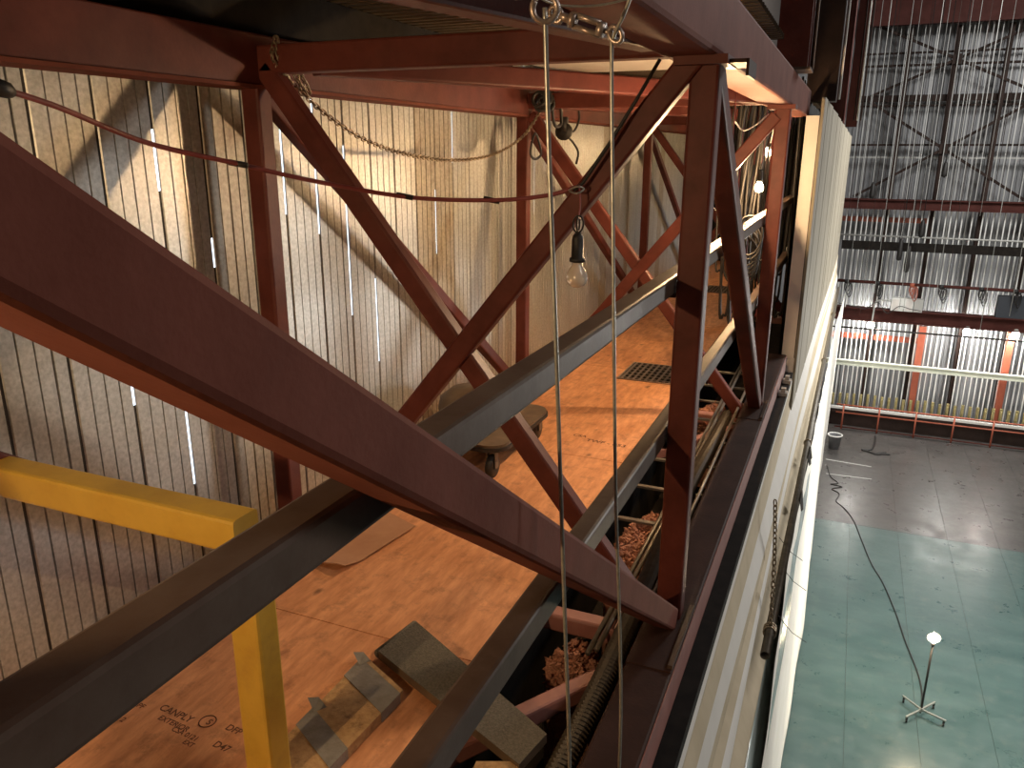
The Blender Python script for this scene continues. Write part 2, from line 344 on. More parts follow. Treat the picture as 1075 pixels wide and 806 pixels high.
# ================================================================== cross frames and roof-level struts
labs = ['crossed red steel braces at the frame behind the viewer', 'nearest pair of crossed red steel braces spanning the catwalk', 'second pair of crossed red braces, behind the hanging bulb', 'farthest pair of crossed red braces down the catwalk']
for i, y in enumerate(FR):
    cf = thing('cross_frame', (-1.6, y, -2.1), labs[i], 'cross brace', 'cross frames of the catwalk')
    dz = 0 if i < 2 else -.07
    za = lambda x: -.815-1.258*(x+1.65)+dz
    zb = lambda x: -.78+1.23*(x+1.5)+dz
    g = hss((-2.585, y+.06, za(-2.585)), (-.665, y+.06, za(-.665)), .080, .095, side=(0, 1, 0)); obj('brace', g, STEEL, cf)
    g = hss((-.600, y+.025, zb(-.600)), (-2.56, y+.025, zb(-2.56)), .080, .095, side=(0, 1, 0)); obj('brace', g, STEEL, cf)
    obj('top_strut', hss((-2.60, y+.07, .40), (-.71, y+.07, .40), .10, .125, side=(0, 1, 0)), STEEL, cf)
    obj('bottom_strut', hss((-2.60, y+.07, -2.19), (-.65, y+.07, -2.19), .09, .09, side=(0, 1, 0)), PINK, cf)
for nm, a, b, m, lb in (('plan_brace', (-.735, 3.02, .40), (-1.62, -.2, .40), STEEL, 'roof-level red brace running overhead close to the viewer'),
                        ('plan_brace', (-2.42, 3.34, .395), (-.745, 6.38, .395), STEEL, 'bright red roof-level brace slanting between first and second cross frame'),
                        ('plan_brace', (-2.42, 6.72, .395), (-.745, 10.8, .395), STEEL, 'roof-level red brace slanting beyond the second cross frame'),
                        ('floor_brace', (-.66, 2.98, -2.175), (-2.45, .1, -2.175), PINK, 'pink floor-level brace slanting under the deck edge near grit plank'),
                        ('floor_brace', (-.66, 6.3, -2.175), (-2.45, 3.4, -2.175), PINK, 'pink floor-level brace under the deck in the second bay'),
                        ('floor_brace', (-.70, 6.85, -2.175), (-2.45, 10.6, -2.175), PINK, 'pink floor-level brace under the deck beyond the second frame')):
    o = obj(nm, hss(a, b, .10 if nm[0] == 'p' else .075, .11 if nm[0] == 'p' else .08, side=(1, 0, 0)), m); tag(o, lb, 'brace', 'plan braces of the catwalk')

# ================================================================== guard rails
def rail(z0, z1, x0, x1, lab):
    r = thing('guard_rail', ((x0+x1)/2, 3, z0), lab, 'rail', 'guard rails of the catwalk')
    obj('rail_tube', hss(((x0+x1)/2, -1.2, (z0+z1)/2), ((x0+x1)/2, 11.5, (z0+z1)/2), x1-x0, z1-z0, r=.010), RAIL, r)
    for y in FR[:3]:
        obj('bracket', box(x1-.03, x1+.007, y+.005, y+.095, z0-.01, z0), CHORD, r)
    return r
rail(-.552, -.478, -.692, -.618, 'upper grey-brown square guard rail running along the catwalk')
rail(-1.198, -1.113, -.686, -.618, 'lower grey-brown square guard rail running along the catwalk')

# ================================================================== yellow gate
yg = thing('yellow_barrier', (-2.1, 1.67, ZD), 'yellow steel tube barrier across the near end of the catwalk', 'barrier')
obj('post', hss((-1.604, 1.70, ZD), (-1.604, 1.70, -1.14), .112, .10, r=.012), YELLOW, yg)
obj('top_bar', hss((-2.80, 1.645, -1.085), (-1.545, 1.645, -1.085), .105, .11, side=(0, 1, 0), r=.012), YELLOW, yg)
obj('base_plate', box(-1.70, -1.51, 1.60, 1.80, ZD, ZD+.010), YELLOW, yg)

# ================================================================== chain between the wall-side posts
def link_mesh(L=.040, W=.022, r=.0042):
    V, F = [], []; n, m = 12, 5; pts = []
    for i in range(n):
        a = 2*math.pi*i/n; pts.append(Vector(((L/2-W/2)*(1 if math.cos(a) > 0 else -1)*(abs(math.cos(a)) > 1e-6)+W/2*math.cos(a), W/2*math.sin(a), 0)))
    for i, p in enumerate(pts):
        t = (pts[(i+1) % n]-pts[i-1]).normalized(); u = Vector((0, 0, 1)); s = t.cross(u)
        V += [p+(s*math.cos(2*math.pi*j/m)+u*math.sin(2*math.pi*j/m))*r for j in range(m)]
    for i in range(n):
        for j in range(m): F.append((i*m+j, ((i+1) % n)*m+j, ((i+1) % n)*m+(j+1) % m, i*m+(j+1) % m))
    return V, F
def make_mesh(name, g, m):
    me = bpy.data.meshes.new(name); me.from_pydata([tuple(v) for v in g[0]], [], g[1]); me.materials.append(m)
    for p in me.polygons: p.use_smooth = True
    return me
LINK = make_mesh('chain_link', link_mesh(), CHAIN)
def chain(parent, pts, step=.031, scale=1.0, me=LINK):
    P = smooth_pts(pts, 24); d = 0; k = 0; nxt = 0
    for a, b in zip(P, P[1:]):
        L = (b-a).length
        while nxt <= d+L:
            p = a+(b-a)*((nxt-d)/max(L, 1e-9)); t = (b-a).normalized()
            o = bpy.data.objects.new('link', me); COL.objects.link(o); o.parent = parent; o.location = p-ORG[parent.name]
            q = t.to_track_quat('X', 'Z'); e = q.to_matrix().to_4x4() @ Matrix.Rotation(math.radians(90*(k % 2)+20), 4, 'X'); o.rotation_euler = e.to_euler(); o.scale = (scale,)*3
            k += 1; nxt += step*scale
        d += L
ch = thing('chain', (-2.5, 4.6, -.15), 'rusty link chain sagging along the corrugated wall between two posts', 'chain')
cpts = [onx(289, 43, -2.52), onx(286, 60, -2.50), onx(300, 80, -2.50), onx(318, 98, -2.50), onx(345, 122, -2.5), onx(380, 145, -2.5), onx(420, 160, -2.5), onx(470, 168, -2.5), onx(515, 163, -2.5), onx(548, 144, -2.5), onx(567, 117, -2.5)]
chain(ch, cpts)
cpts2 = [onx(290, 42, -2.50), onx(294, 62, -2.48), onx(308, 76, -2.48), onx(316, 90, -2.48), onx(322, 100, -2.48)]
chain(ch, cpts2)
chain(ch, [onx(312, 72, -2.47), onx(320, 86, -2.47), onx(325, 98, -2.48)])

# ================================================================== festoon cable and bulbs
fc_ = thing('festoon_cable', (-1.5, 2.6, -.2), 'dull red electric cable strung from the left edge to the cross brace', 'cable')
cab = [(-30, 86, 1.35), (0, 93, 1.45), (60, 112, 1.62), (155, 150, 1.95), (250, 172, 2.25), (330, 190, 2.52), (430, 207, 2.80), (520, 210, 2.96), (575, 205, 3.03), (603, 197, 3.05)]
CP = smooth_pts([ony(a, b, y) for a, b, y in cab], 8)
obj('cable', tube(CP, .0085, 6), REDCABLE, fc_, True)
obj('connector', tube([ony(-8, 90, 1.42), ony(6, 94, 1.47), ony(14, 98, 1.49)], [.024, .022, .012], 8), RUBBER, fc_, True)
for a in ((250, 172, 2.25), (425, 206, 2.79), (516, 210, 2.96)):
    p = ony(*a); obj('tape_wrap', tube([p+Vector((-.03, -.012, .006)), p+Vector((.03, .012, -.006))], .0105, 6), RUBBER, fc_, True)
obj('tie', tube(smooth_pts([ony(597, 200, 3.04), ony(605, 196, 3.03), ony(613, 198, 3.05), ony(606, 203, 3.03), ony(598, 201, 3.04)], 5), .004, 5), WIRE, fc_, True)
def bulb(loc, lab, lit, m, s=1.0, cord=None):
    x, y, z = loc
    t = thing('light_bulb', (x, y, z-.10*s), lab, 'light bulb', 'festoon bulbs along the catwalk')
    sk = obj('socket', lathe([(.012*s, .115*s), (.020*s, .105*s), (.024*s, .09*s), (.024*s, .02*s), (.032*s, .016*s), (.033*s, .002*s), (.028*s, 0)], (x, y, z), 14), RUBBER, t, True)
    obj('bulb', lathe([(.018*s, .002*s), (.020*s, -.012*s), (.036*s, -.035*s), (.044*s, -.058*s), (.042*s, -.078*s), (.030*s, -.094*s), (.012*s, -.102*s), (.002*s, -.103*s)], (x, y, z), 18), m, t, True)
    obj('hanger_loop', join(ring((x, y, z+.150*s), .022*s, .004*s, (0, 0, 1), (1, 0, .1), 14, 6, stretch=1.5), ring((x, y, z+.150*s), .018*s, .004*s, (0, 0, 1), (0, 1, 0), 14, 6, stretch=1.6)), RUBBER, sk, True)
    if cord:
        obj('cord', tube(smooth_pts([Vector((x, y, z+.17*s))]+[Vector(c) for c in cord], 5), .0035, 6), REDCABLE, t, True)
    return t
HB = ony(606, 275, 3.03)
bulb(HB, 'unlit pear-shaped bulb in black socket hanging from the red cable', False, GLASS, 1.0, [HB+Vector((.004, .005, .23)), HB+Vector((-.003, .01, .30))])
def lamp(px, py, x, lab, m, s):
    p = onx(px, py, x); bulb(p+Vector((0, 0, .06*s)), lab, True, m, s, [p+Vector((.01, .02, .35)), Vector((p.x, p.y+.03, .765))])
lamp(797, 197, -.74, 'lit bulb glowing among black cables, larger and lower of two', LAMP, .8)
lamp(806, 160, -.86, 'small lit bulb glowing higher up, farther along the catwalk', LAMPFAR, .8)
HP = ony(766, 186, 5.0)
bulb(HP, 'lit bulb hidden behind the slanting stage-side member', True, LAMP, .8, [HP+Vector((0, .01, .25)), Vector((HP.x, HP.y, .332))])
bulb(Vector((-1.7, -.9, .0)), 'lit bulb at the near end of the festoon, behind the viewer', True, LAMPNEAR, .8, [Vector((-1.7, -.9, .3)), Vector((-1.7, -.9, .765))])
bulb(Vector((-1.25, 13.2, .0)), 'lit bulb at the far dark end of the catwalk', True, LAMPFAR, .8, [Vector((-1.25, 13.2, .3)), Vector((-1.25, 13.2, .765))])

# ================================================================== wire ropes, hook, turnbuckle
def rope(name, pts, r, lab):
    t = thing(name, pts[-1], lab, 'wire rope', 'wire ropes hanging beside the truss')
    P = [Vector(p) for p in pts]; Q = smooth_pts(P, 10)
    obj('strand', tube(Q, r, 8), WIRE, t, True)
    e = P[-1]; obj('eye_bolt', join(ring(e+Vector((0, 0, .02)), .02, .006, (0, 0, 1), (0, 1, 0), 12, 6)), TAG, t, True)
r1 = [ony(572, 8, 1.30), ony(577, 180, 1.31), ony(585, 400, 1.32), ony(593, 650, 1.335), ony(598, 806, 1.345), Vector((-.405, 1.37, -2.17))]
rope('wire_rope', r1, .0042, 'grey wire rope hanging from the hook, left of the two')
r2 = [ony(668, -20, 1.46), ony(655, 15, 1.48), ony(644, 40, 1.5), ony(642, 70, 1.5), ony(644, 300, 1.5), ony(646, 500, 1.5), ony(650, 806, 1.5), Vector((-.40, 1.5, -2.17))]
rope('wire_rope', r2, .0036, 'thin grey wire rope bent over the turnbuckle, right of the two')
hk = thing('hook', ony(570, 10, 1.30), 'rusty open ring hook holding a wire rope at top edge', 'hook')
hc = ony(572, 9, 1.30); ax = (R_*1.0).normalized()
obj('ring', ring(hc, .020, .0052, ax, (0, 0, 1), 20, 8, a0=-215, a1=60), TAG, hk, True)
obj('shank', tube([hc+Vector((-.012, 0, .017)), hc+Vector((-.03, 0, .028)), hc+Vector((-.05, 0, .024)), hc+Vector((-.06, 0, .05))], [.006, .008, .007, .006], 8), WIRE, hk, True)
obj('nut', lathe([(.011, -.007), (.011, .007)], hc+Vector((-.047, 0, .026)), 6, 'x'), WIRE, hk)
obj('hanger_rod', tube([hc+Vector((-.06, 0, .04)), hc+Vector((-.075, .02, .2)), Vector((hc.x-.08, hc.y+.03, .76))], .006, 8), TAG, hk, True)
tb = thing('turnbuckle', ony(615, 30, 1.5), 'dark dirty turnbuckle under the top chord beside the hook', 'turnbuckle')
a, b = ony(586, 16, 1.5), ony(648, 37, 1.5); d = (b-a)
obj('body', join(tube([a+d*.25+Vector((0, 0, .010)), a+d*.72+Vector((0, 0, .010))], .006, 6), tube([a+d*.25-Vector((0, 0, .010)), a+d*.72-Vector((0, 0, .010))], .006, 6), tube([a+d*.2, a+d*.3], .014, 8), tube([a+d*.68, a+d*.78], .014, 8)), TAG, tb, True)
obj('eye', join(tube([a+d*.76, a+d*.92], .005, 6), ring(a+d*.97, .013, .005, d.normalized(), (0, 0, 1), 14, 6)), TAG, tb, True)
obj('jaw', join(tube([a, a+d*.22], .008, 6), ring(a-d*.04, .013, .005, d.normalized(), (0, 0, 1), 14, 6)), TAG, tb, True)
sl = tube(smooth_pts([ony(560, -6, 1.42), ony(585, 5, 1.46), ony(625, 6, 1.5), ony(665, -3, 1.52), ony(690, -16, 1.53)], 6), .0022, 5)
tag(obj('slack_wire', sl, WIRE, None, True), 'thin slack wire sagging at the top edge between hook and chord', 'wire')

# ================================================================== things on the deck
def plan_box(p0, p1, p2, p3, z0, z1):
    V = [Vector((p[0], p[1], z)) for z in (z0, z1) for p in (p0, p1, p2, p3)]
    return V, [(0, 3, 2, 1), (4, 5, 6, 7), (0, 1, 5, 4), (1, 2, 6, 5), (2, 3, 7, 6), (3, 0, 4, 7)]
ZP = ZD+.062
c_ = [onz(437, 652, ZP), onz(397, 683, ZP), onz(545, 802, ZP), onz(574, 770, ZP)]
gp = thing('grit_plank', ((c_[0]+c_[2])/2)*1.0, 'dark grit-faced plank lying askew across the deck edge', 'plank'); ORG[gp.name].z = ZD; gp.location.z = ZD+10
c_[0] = c_[0]+Vector((.0, .0, 0))
obj('plank', plan_box(*c_, ZD+.022, ZP-.004), DOLLYM, gp)
obj('grit_sheet', plan_box(*c_, ZP-.004, ZP), GRIT, gp)
obj('rolled_lip', tube([c_[0]+Vector((-.004, 0, -.018)), c_[1]+Vector((-.004, 0, -.018))], .020, 8), GRIT, gp, True)
# particle board with tape bands, one end tucked beside the plank
ZO = ZD+.045
o_ = [onz(383, 688, ZO), onz(290, 783, ZO), onz(322, 830, ZO), onz(423, 724, ZO)]
pb_ = thing('particle_board', (o_[0]+o_[2])/2, 'narrow particle board wrapped with silver tape, below the grit plank', 'board'); ORG[pb_.name].z = ZD; pb_.location.z = ZD+10
obj('board', plan_box(*o_, ZD+.002, ZO), BOARD, pb_)
def band(t0, t1, nm):
    L = lambda t: o_[0].lerp(o_[1], t); Rr = lambda t: o_[3].lerp(o_[2], t); e = (o_[0]-o_[3]).normalized()*.004
    return plan_box(L(t0)+e, L(t1)+e, Rr(t1)-e, Rr(t0)-e, ZD+.003, ZO+.003)
obj('tape_band', band(.04, .26, ''), TAPE, pb_); obj('tape_band', band(.62, .80, ''), TAPE, pb_)
for t in (.12, .66):
    p = o_[0].lerp(o_[1], t)+Vector((.02, 0, ZO-o_[0].z+.004)); obj('torn_tape', ([p, p+Vector((-.05, .03, .03)), p+Vector((-.02, .06, .02)), p+Vector((.03, .04, .004))], [(0, 1, 2, 3)]), TAPE, pb_)
# wooden block beyond the rail
b_ = [onz(500, 800, ZD+.04), onz(486, 830, ZD+.04), onz(528, 840, ZD+.04), onz(548, 800, ZD+.04)]
tag(obj('wood_block', plan_box(*b_, ZD-.01, ZD+.045), BOARD), 'raw wood block just below the overhanging end of the grit plank', 'block')
# loose cardboard sheet
k0, k1, k2 = onz(333, 590, ZD+.012), onz(362, 600, ZD+.012), onz(436, 553, ZD+.012)
cs = thing('cardboard_sheet', k1, 'loose thin brown sheet with a bent corner lying by the near cross brace', 'sheet')
def cardf(u, v):
    a = Vector((-2.58, 3.02+.02, ZD+.010)).lerp(k1, u); b = Vector((-2.58, 3.80, ZD+.010)).lerp(k2, u); p = a.lerp(b, v)
    p.z = ZD+.006+.030*max(0, 1-v*5)*(.4+.6*abs(math.sin(u*5)))+.010*u*u; return p
obj('sheet', grid(cardf, 10, 12), CARD, cs); solid(cs.children[0] if cs.children else bpy.data.objects['sheet'], .004, 1)

# two floor grates
def grate(x0, x1, y0, y1, lab):
    t = thing('floor_grate', ((x0+x1)/2, (y0+y1)/2, ZD), lab, 'grate', 'metal grates on the plywood deck')
    z0, z1 = ZD+.001, ZD+.012
    obj('plate', box(x0, x1, y0, y1, ZD+.0005, ZD+.003), BLACK, t)
    obj('frame', join(box(x0, x1, y0, y0+.02, z0, z1), box(x0, x1, y1-.02, y1, z0, z1), box(x0, x0+.02, y0+.02, y1-.02, z0, z1), box(x1-.02, x1, y0+.02, y1-.02, z0, z1)), TAG, t)
    n = 9; s = None
    for k in range(n):
        x = x0+.04+(x1-x0-.08)*k/(n-1)
        if s is None: s = obj('bar', box(x-.010, x+.010, y0+.02, y1-.02, z0, z1-.001), TAG, t); xs = x
        else: inst(s, (x-xs, 0, 0))
    s = None
    for k in range(6):
        y = y0+.08+(y1-y0-.16)*k/5
        if s is None: s = obj('cross_bar', box(x0+.02, x1-.02, y-.006, y+.006, z0, z1-.004), TAG, t); ys = y
        else: inst(s, (0, y-ys, 0))
grate(-1.90, -1.36, 7.10, 7.75, 'nearer metal floor grate set on the plywood deck')
grate(-2.0, -1.5, 12.35, 13.0, 'farther metal floor grate down the catwalk')

# low dolly on casters
dz = -1.86
dl = thing('caster_dolly', (-2.3, 4.9, ZD), 'low brown dolly with rounded ends and black casters near the wall', 'dolly')
def round_plate(x0, x1, y0, y1, r, z0, z1):
    P = [(a+(x0+x1)/2, b+(y0+y1)/2) for a, b in rrect(x1-x0, y1-y0, r, 6)]; n = len(P)
    V = [Vector((a, b, z0)) for a, b in P]+[Vector((a, b, z1)) for a, b in P]
    return V, [(i, (i+1) % n, n+(i+1) % n, n+i) for i in range(n)]+[tuple(reversed(range(n))), tuple(range(n, 2*n))]
top = obj('top_board', round_plate(-2.54, -1.93, 4.40, 5.35, .13, dz-.03, dz), DOLLYM, dl)
obj('rim', round_plate(-2.55, -1.92, 4.39, 5.36, .135, dz-.045, dz-.02), RUBBER, dl)
obj('pad', lathe([(.24, 0), (.25, .05), (.23, .13), (.15, .19), (.02, .20)], (-2.42, 4.98, dz), 18), DOLLYM, dl, True)
for cx, cy in ((-2.02, 4.46), (-2.44, 4.48), (-2.02, 5.27), (-2.44, 5.27)):
    c = obj('caster', lathe([(.03, -.022), (.075, -.022), (.082, -.012), (.082, .012), (.075, .022), (.03, .022)], (cx, cy, ZD+.082), 20, 'x'), RUBBER, dl, True)
    obj('fork', join(box(cx-.034, cx-.027, cy-.025, cy+.025, ZD+.07, dz-.045), box(cx+.027, cx+.034, cy-.025, cy+.025, ZD+.07, dz-.045), box(cx-.034, cx+.034, cy-.03, cy+.03, dz-.06, dz-.045)), CONDUIT, c)

# stamps printed on the plywood
def stamp(txt, px, py, size, ang, parent):
    cu = bpy.data.curves.new('stamp_text', 'FONT'); cu.body = txt; cu.size = size; cu.align_x = 'CENTER'; cu.extrude = .0002; cu.offset = size*.015
    o = bpy.data.objects.new('stamp_print', cu); COL.objects.link(o); cu.materials.append(INK)
    p = onz(px, py, ZD+.0006); o.parent = parent; o.location = p-ORG[parent.name]; o.rotation_euler = (0, 0, ang); ORG[o.name] = p
A_ = math.radians(-4)
stamp('CANPLY', 182, 751, .045, A_, fc); stamp('EXTERIOR', 180, 761, .034, A_, fc); stamp('CSA 0121', 192, 772, .032, A_, fc)
stamp('SPF', 144, 742, .035, A_, fc); stamp('1 2', 124, 756, .035, A_, fc)
stamp('DFP', 243, 768, .042, A_, fc); stamp('D47', 230, 786, .042, A_, fc); stamp('EXT', 196, 782, .028, A_, fc)
p = onz(218, 757, ZD+.0008); obj('stamp_print', ring(p, .032, .0025, (1, 0, 0), (0, 1, 0), 20, 4), INK, fc)
stamp('S', 217, 760, .04, A_, fc)
stamp('TWF - 053', 635, 466, .07, A_, fc); stamp('CSA', 608, 458, .06, A_, fc)

# ================================================================== trough between deck edge and bottom chord
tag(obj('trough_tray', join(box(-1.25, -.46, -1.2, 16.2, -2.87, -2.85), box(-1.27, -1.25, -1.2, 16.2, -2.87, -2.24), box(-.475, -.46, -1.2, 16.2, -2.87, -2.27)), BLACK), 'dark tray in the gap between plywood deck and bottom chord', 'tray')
def wool(cx, cy, rx, ry, n, zt, seed, lab):
    rnd = random.Random(seed); g = []
    for k in range(n):
        a = rnd.uniform(0, 6.28); q = math.sqrt(rnd.random()); x = cx+rx*q*math.cos(a); y = cy+ry*q*math.sin(a); z = zt-.10*q*q+rnd.uniform(-.04, .035)
        s = rnd.uniform(.010, .022); L = rnd.uniform(.8, 2.2)*s; d = Vector((rnd.uniform(-1, 1), rnd.uniform(-1, 1), rnd.uniform(-.3, .9))).normalized()
        p = Vector((x, y, z)); u = d.orthogonal().normalized()*s; w_ = d.cross(u)*rnd.uniform(.4, 1)
        V = [p-d*L*.3, p+u, p+w_, p-u, p-w_*.8, p+d*L]
        g.append((V, [(0, 2, 1), (0, 3, 2), (0, 4, 3), (0, 1, 4), (5, 1, 2), (5, 2, 3), (5, 3, 4), (5, 4, 1)]))
    base = lathe([(.02, -.66), (1.0, -.60), (1.0, -.16), (.85, -.10), (.5, -.04), (.05, -.01)], (0, 0, 0), 14); base = ([Vector((cx+v.x*rx*rnd.uniform(.92, 1.05), cy+v.y*ry*rnd.uniform(.92, 1.05), zt+v.z+rnd.uniform(-.015, .015))) for v in base[0]], base[1])
    tag(obj('mineral_wool', join(base, *g), WOOL), lab, 'insulation', kind='stuff')
wool(-.93, 4.15, .15, .55, 1500, -2.20, 1, 'shaggy pinkish mineral wool heaped in the gap behind the front post')
wool(-.96, 3.02, .12, .18, 420, -2.24, 2, 'small tuft of pinkish mineral wool under the slanting front member')
wool(-.93, 6.75, .13, .34, 600, -2.18, 3, 'clump of orange-pink mineral wool far along the gap')
# ribbed flexible duct
fd = []; 
for k in range(470):
    y = 1.2+k*.0115; fd.append((Vector((-.735-.012*math.sin(y*1.7)-.018*max(0, y-3.2), y, -2.085-.03*math.sin(y*.9+.6)-.02*max(0, y-3.0))), .050 if k % 2 else .036))
tag(obj('flex_duct', tube([a for a, b in fd], [b for a, b in fd], 12), DUCT), 'black ribbed flexible duct running beside the bottom chord', 'duct')
for k, (x, z, r) in enumerate(((-.815, -2.10, .013), (-.855, -2.13, .013), (-.672, -2.05, .012))):
    t = obj('conduit', tube([Vector((x, 2.9 if k < 2 else 3.3, z)), Vector((x-.01, 5.0, z-.01)), Vector((x-.03, 8.3, z))], r, 8), CONDUIT, None, True)
    tag(t, ['thin metal conduit beside the ribbed duct, next to it', 'thin metal conduit farther from the ribbed duct', 'thin metal conduit hugging the inner edge of the bottom chord'][k], 'conduit', 'conduits in the floor gap')
for k in range(8):
    y = 4.3+k*.52; o = obj('conduit_strap', box(-1.12, -.65, y, y+.035, -2.165, -2.150), CONDUIT); tag(o, 'flat metal strap crossing the floor gap under the conduits', 'strap', 'straps under the conduits')

# ================================================================== hanging black cables beyond the second frame
rc_ = random.Random(5)
def hang(k, x, y, b, side):
    dx = rc_.uniform(-.10, .04)
    pts = [Vector((x, y, .765)), Vector((x+dx*.3, y+.05, .25)), Vector((x+dx, y+rc_.uniform(-.1, .1), b*.5)), Vector((x+dx*1.2, y, b)), Vector((x+dx*1.2-.04, y+.05, b-.10)), Vector((x+dx-.10, y+.05, b+.02)), Vector((x+dx-.13, y+.1, .15)), Vector((x-.10, y+.1, .765))]
    tag(obj('hanging_cable', tube(smooth_pts(pts, 5), rc_.uniform(.008, .015), 6), RUBBER if k % 9 else REDCABLE, None, True), 'dark looped cable hanging in the bundle '+side, 'cable', 'cable bundle '+side)
for k in range(26): hang(k, -1.0+.32*rc_.random(), 7.5+1.3*rc_.random(), -.3-1.2*rc_.random() if k % 3 else -1.55, 'around the lit bulbs')
for k in range(22): hang(k+1, -.95+.38*rc_.random(), 8.9+1.6*rc_.random(), -.6-1.3*rc_.random(), 'behind the second post')
def side_backing(u, v):
    y = 8.6+u*6.4; return Vector((-.535-.012*math.sin(y*9)-.004*math.sin(y*23), y, .5-3.3*v))
mk = obj('added_dark_backing', grid(side_backing, 90, 4), BLACK, None, True); solid(mk, .003); tag(mk, 'black sheet added as dark backing behind the cream panel wall', 'drape')  # black sheet added to keep the gap beyond the second post dark
def end_backing(u, v):
    x = -2.78+u*2.2; return Vector((x, 16.2+.03*math.sin(x*11), .75-2.85*v))
mk = obj('added_dark_backing', grid(end_backing, 50, 3), BLACK, None, True); solid(mk, .003); tag(mk, 'black sheet added to darken the far end of the catwalk', 'drape')  # another black sheet added, darkens the view down the catwalk
for k in range(4):
    c = Vector((-.80-.03*k, 7.15+.12*k, -.70-.09*k)); tag(obj('cable_coil', join(ring(c, .17+.02*k, .011, (.5, .2, 0), (0, 0, 1), 22, 6, stretch=.7), ring(c+Vector((.01, .03, -.02)), .19+.02*k, .011, (.5, .3, 0), (0, 0, 1), 22, 6, stretch=.6)), RUBBER, None, True), 'black cable coil hanging on the rail below the lit bulbs', 'cable coil', 'coils below the lit bulbs')
wt = obj('loose_rope', tube(smooth_pts([onx(772, 128, -.8), onx(781, 137, -.82), onx(795, 130, -.8), onx(808, 120, -.76), onx(812, 133, -.76), onx(809, 150, -.78)], 6), .006, 6), WHITE, None, True); tag(wt, 'pale rope looped under the chord beside the second post', 'rope')

# hoist block and rope loops at the second wall-side post
hb = thing('rope_block', onx(585, 128, -2.35), 'black rope block with looped cords at the top of second wall post', 'pulley')
pc = onx(592, 138, -2.38)
obj('cheek', join(lathe([(.02, -.02), (.075, -.018), (.075, .018), (.02, .02)], pc, 14, 'y'), box(pc.x-.03, pc.x+.03, pc.y-.03, pc.y+.03, pc.z, pc.z+.12)), RUBBER, hb, True)
Lp = lambda q: smooth_pts([onx(a, b, -2.38) for a, b in q], 6)
obj('rope_loop', tube(Lp([(581, 100), (580, 118), (583, 132), (589, 130), (589, 115), (587, 100)]), .014, 6), RUBBER, hb, True)
obj('rope_loop', tube(Lp([(607, 112), (608, 125), (603, 137), (595, 141), (602, 150), (607, 160), (605, 172)]), .010, 6), RUBBER, hb, True)
obj('rope_loop', tube(Lp([(558, 150), (557, 162), (562, 167), (568, 162), (566, 150), (562, 140), (558, 150)]), .010, 6), RUBBER, hb, True)
obj('rope_bundle', join(*[ring(onx(566+3*k, 104+(k % 2)*5, -2.40), .055, .014, (1, .3*k, 0), (0, .2, 1), 14, 6) for k in range(5)]), RUBBER, hb, True)
# dark thin cord taped along the nearest brace
o = obj('brace_cord', tube([ony(693, 62, 3.05), ony(668, 105, 3.05), ony(640, 150, 3.05), ony(612, 192, 3.05), ony(602, 200, 3.04)], .007, 6), RUBBER, None, True); tag(o, 'dark cord running down the nearest brace to the unlit bulb', 'cord')

# ================================================================== columns rising above the chord
c1 = thing('steel_column', (-.54, 6.7, .58), 'dark red column standing on the top chord beside the stage', 'column')
obj('front_flange', box(-.655, -.425, 6.62, 6.645, .582, 6.3), STEEL, c1); obj('web', box(-.550, -.530, 6.645, 6.86, .582, 6.3), STEEL, c1); obj('rear_flange', box(-.655, -.425, 6.86, 6.885, .582, 6.3), STEEL, c1)
obj('base_plate', box(-.69, -.40, 6.56, 6.93, .581, .60), RAIL, c1)
obj('edge_pipe', tube([Vector((-.405, 6.8, .6)), Vector((-.405, 6.8, 6.3))], .015, 8), RAIL, c1, True)
c2 = thing('steel_column', (-.44, 9.3, .5), 'almost black column right behind the end of the cream panel wall', 'column')
obj('shaft', hss((-.43, 9.35, .50), (-.43, 9.35, 6.3), .30, .30, r=.01), FARDARK, c2); obj('edge_pipe', tube([Vector((-.255, 9.3, .52)), Vector((-.255, 9.3, 6.3))], .012, 8), FARWHITE, c2, True)
c3 = thing('steel_column', (-.35, 17.2, .4), 'tall red column at the left end of the far rigging wall', 'column')
obj('shaft', hss((-.53, 17.2, -3.2), (-.53, 17.2, 6.3), .40, .4, r=.02), FARSTEEL, c3); obj('flange', box(-.30, -.10, 16.98, 17.0, .45, 6.3), FARSTEEL, c3)
for k in range(3): obj('conduit', tube([Vector((-.16+.06*k, 16.9-.02*k, .56)), Vector((-.16+.06*k, 16.9-.02*k, 6.3))], .014, 6), FARWHITE if k == 1 else FARDARK, c3, True)

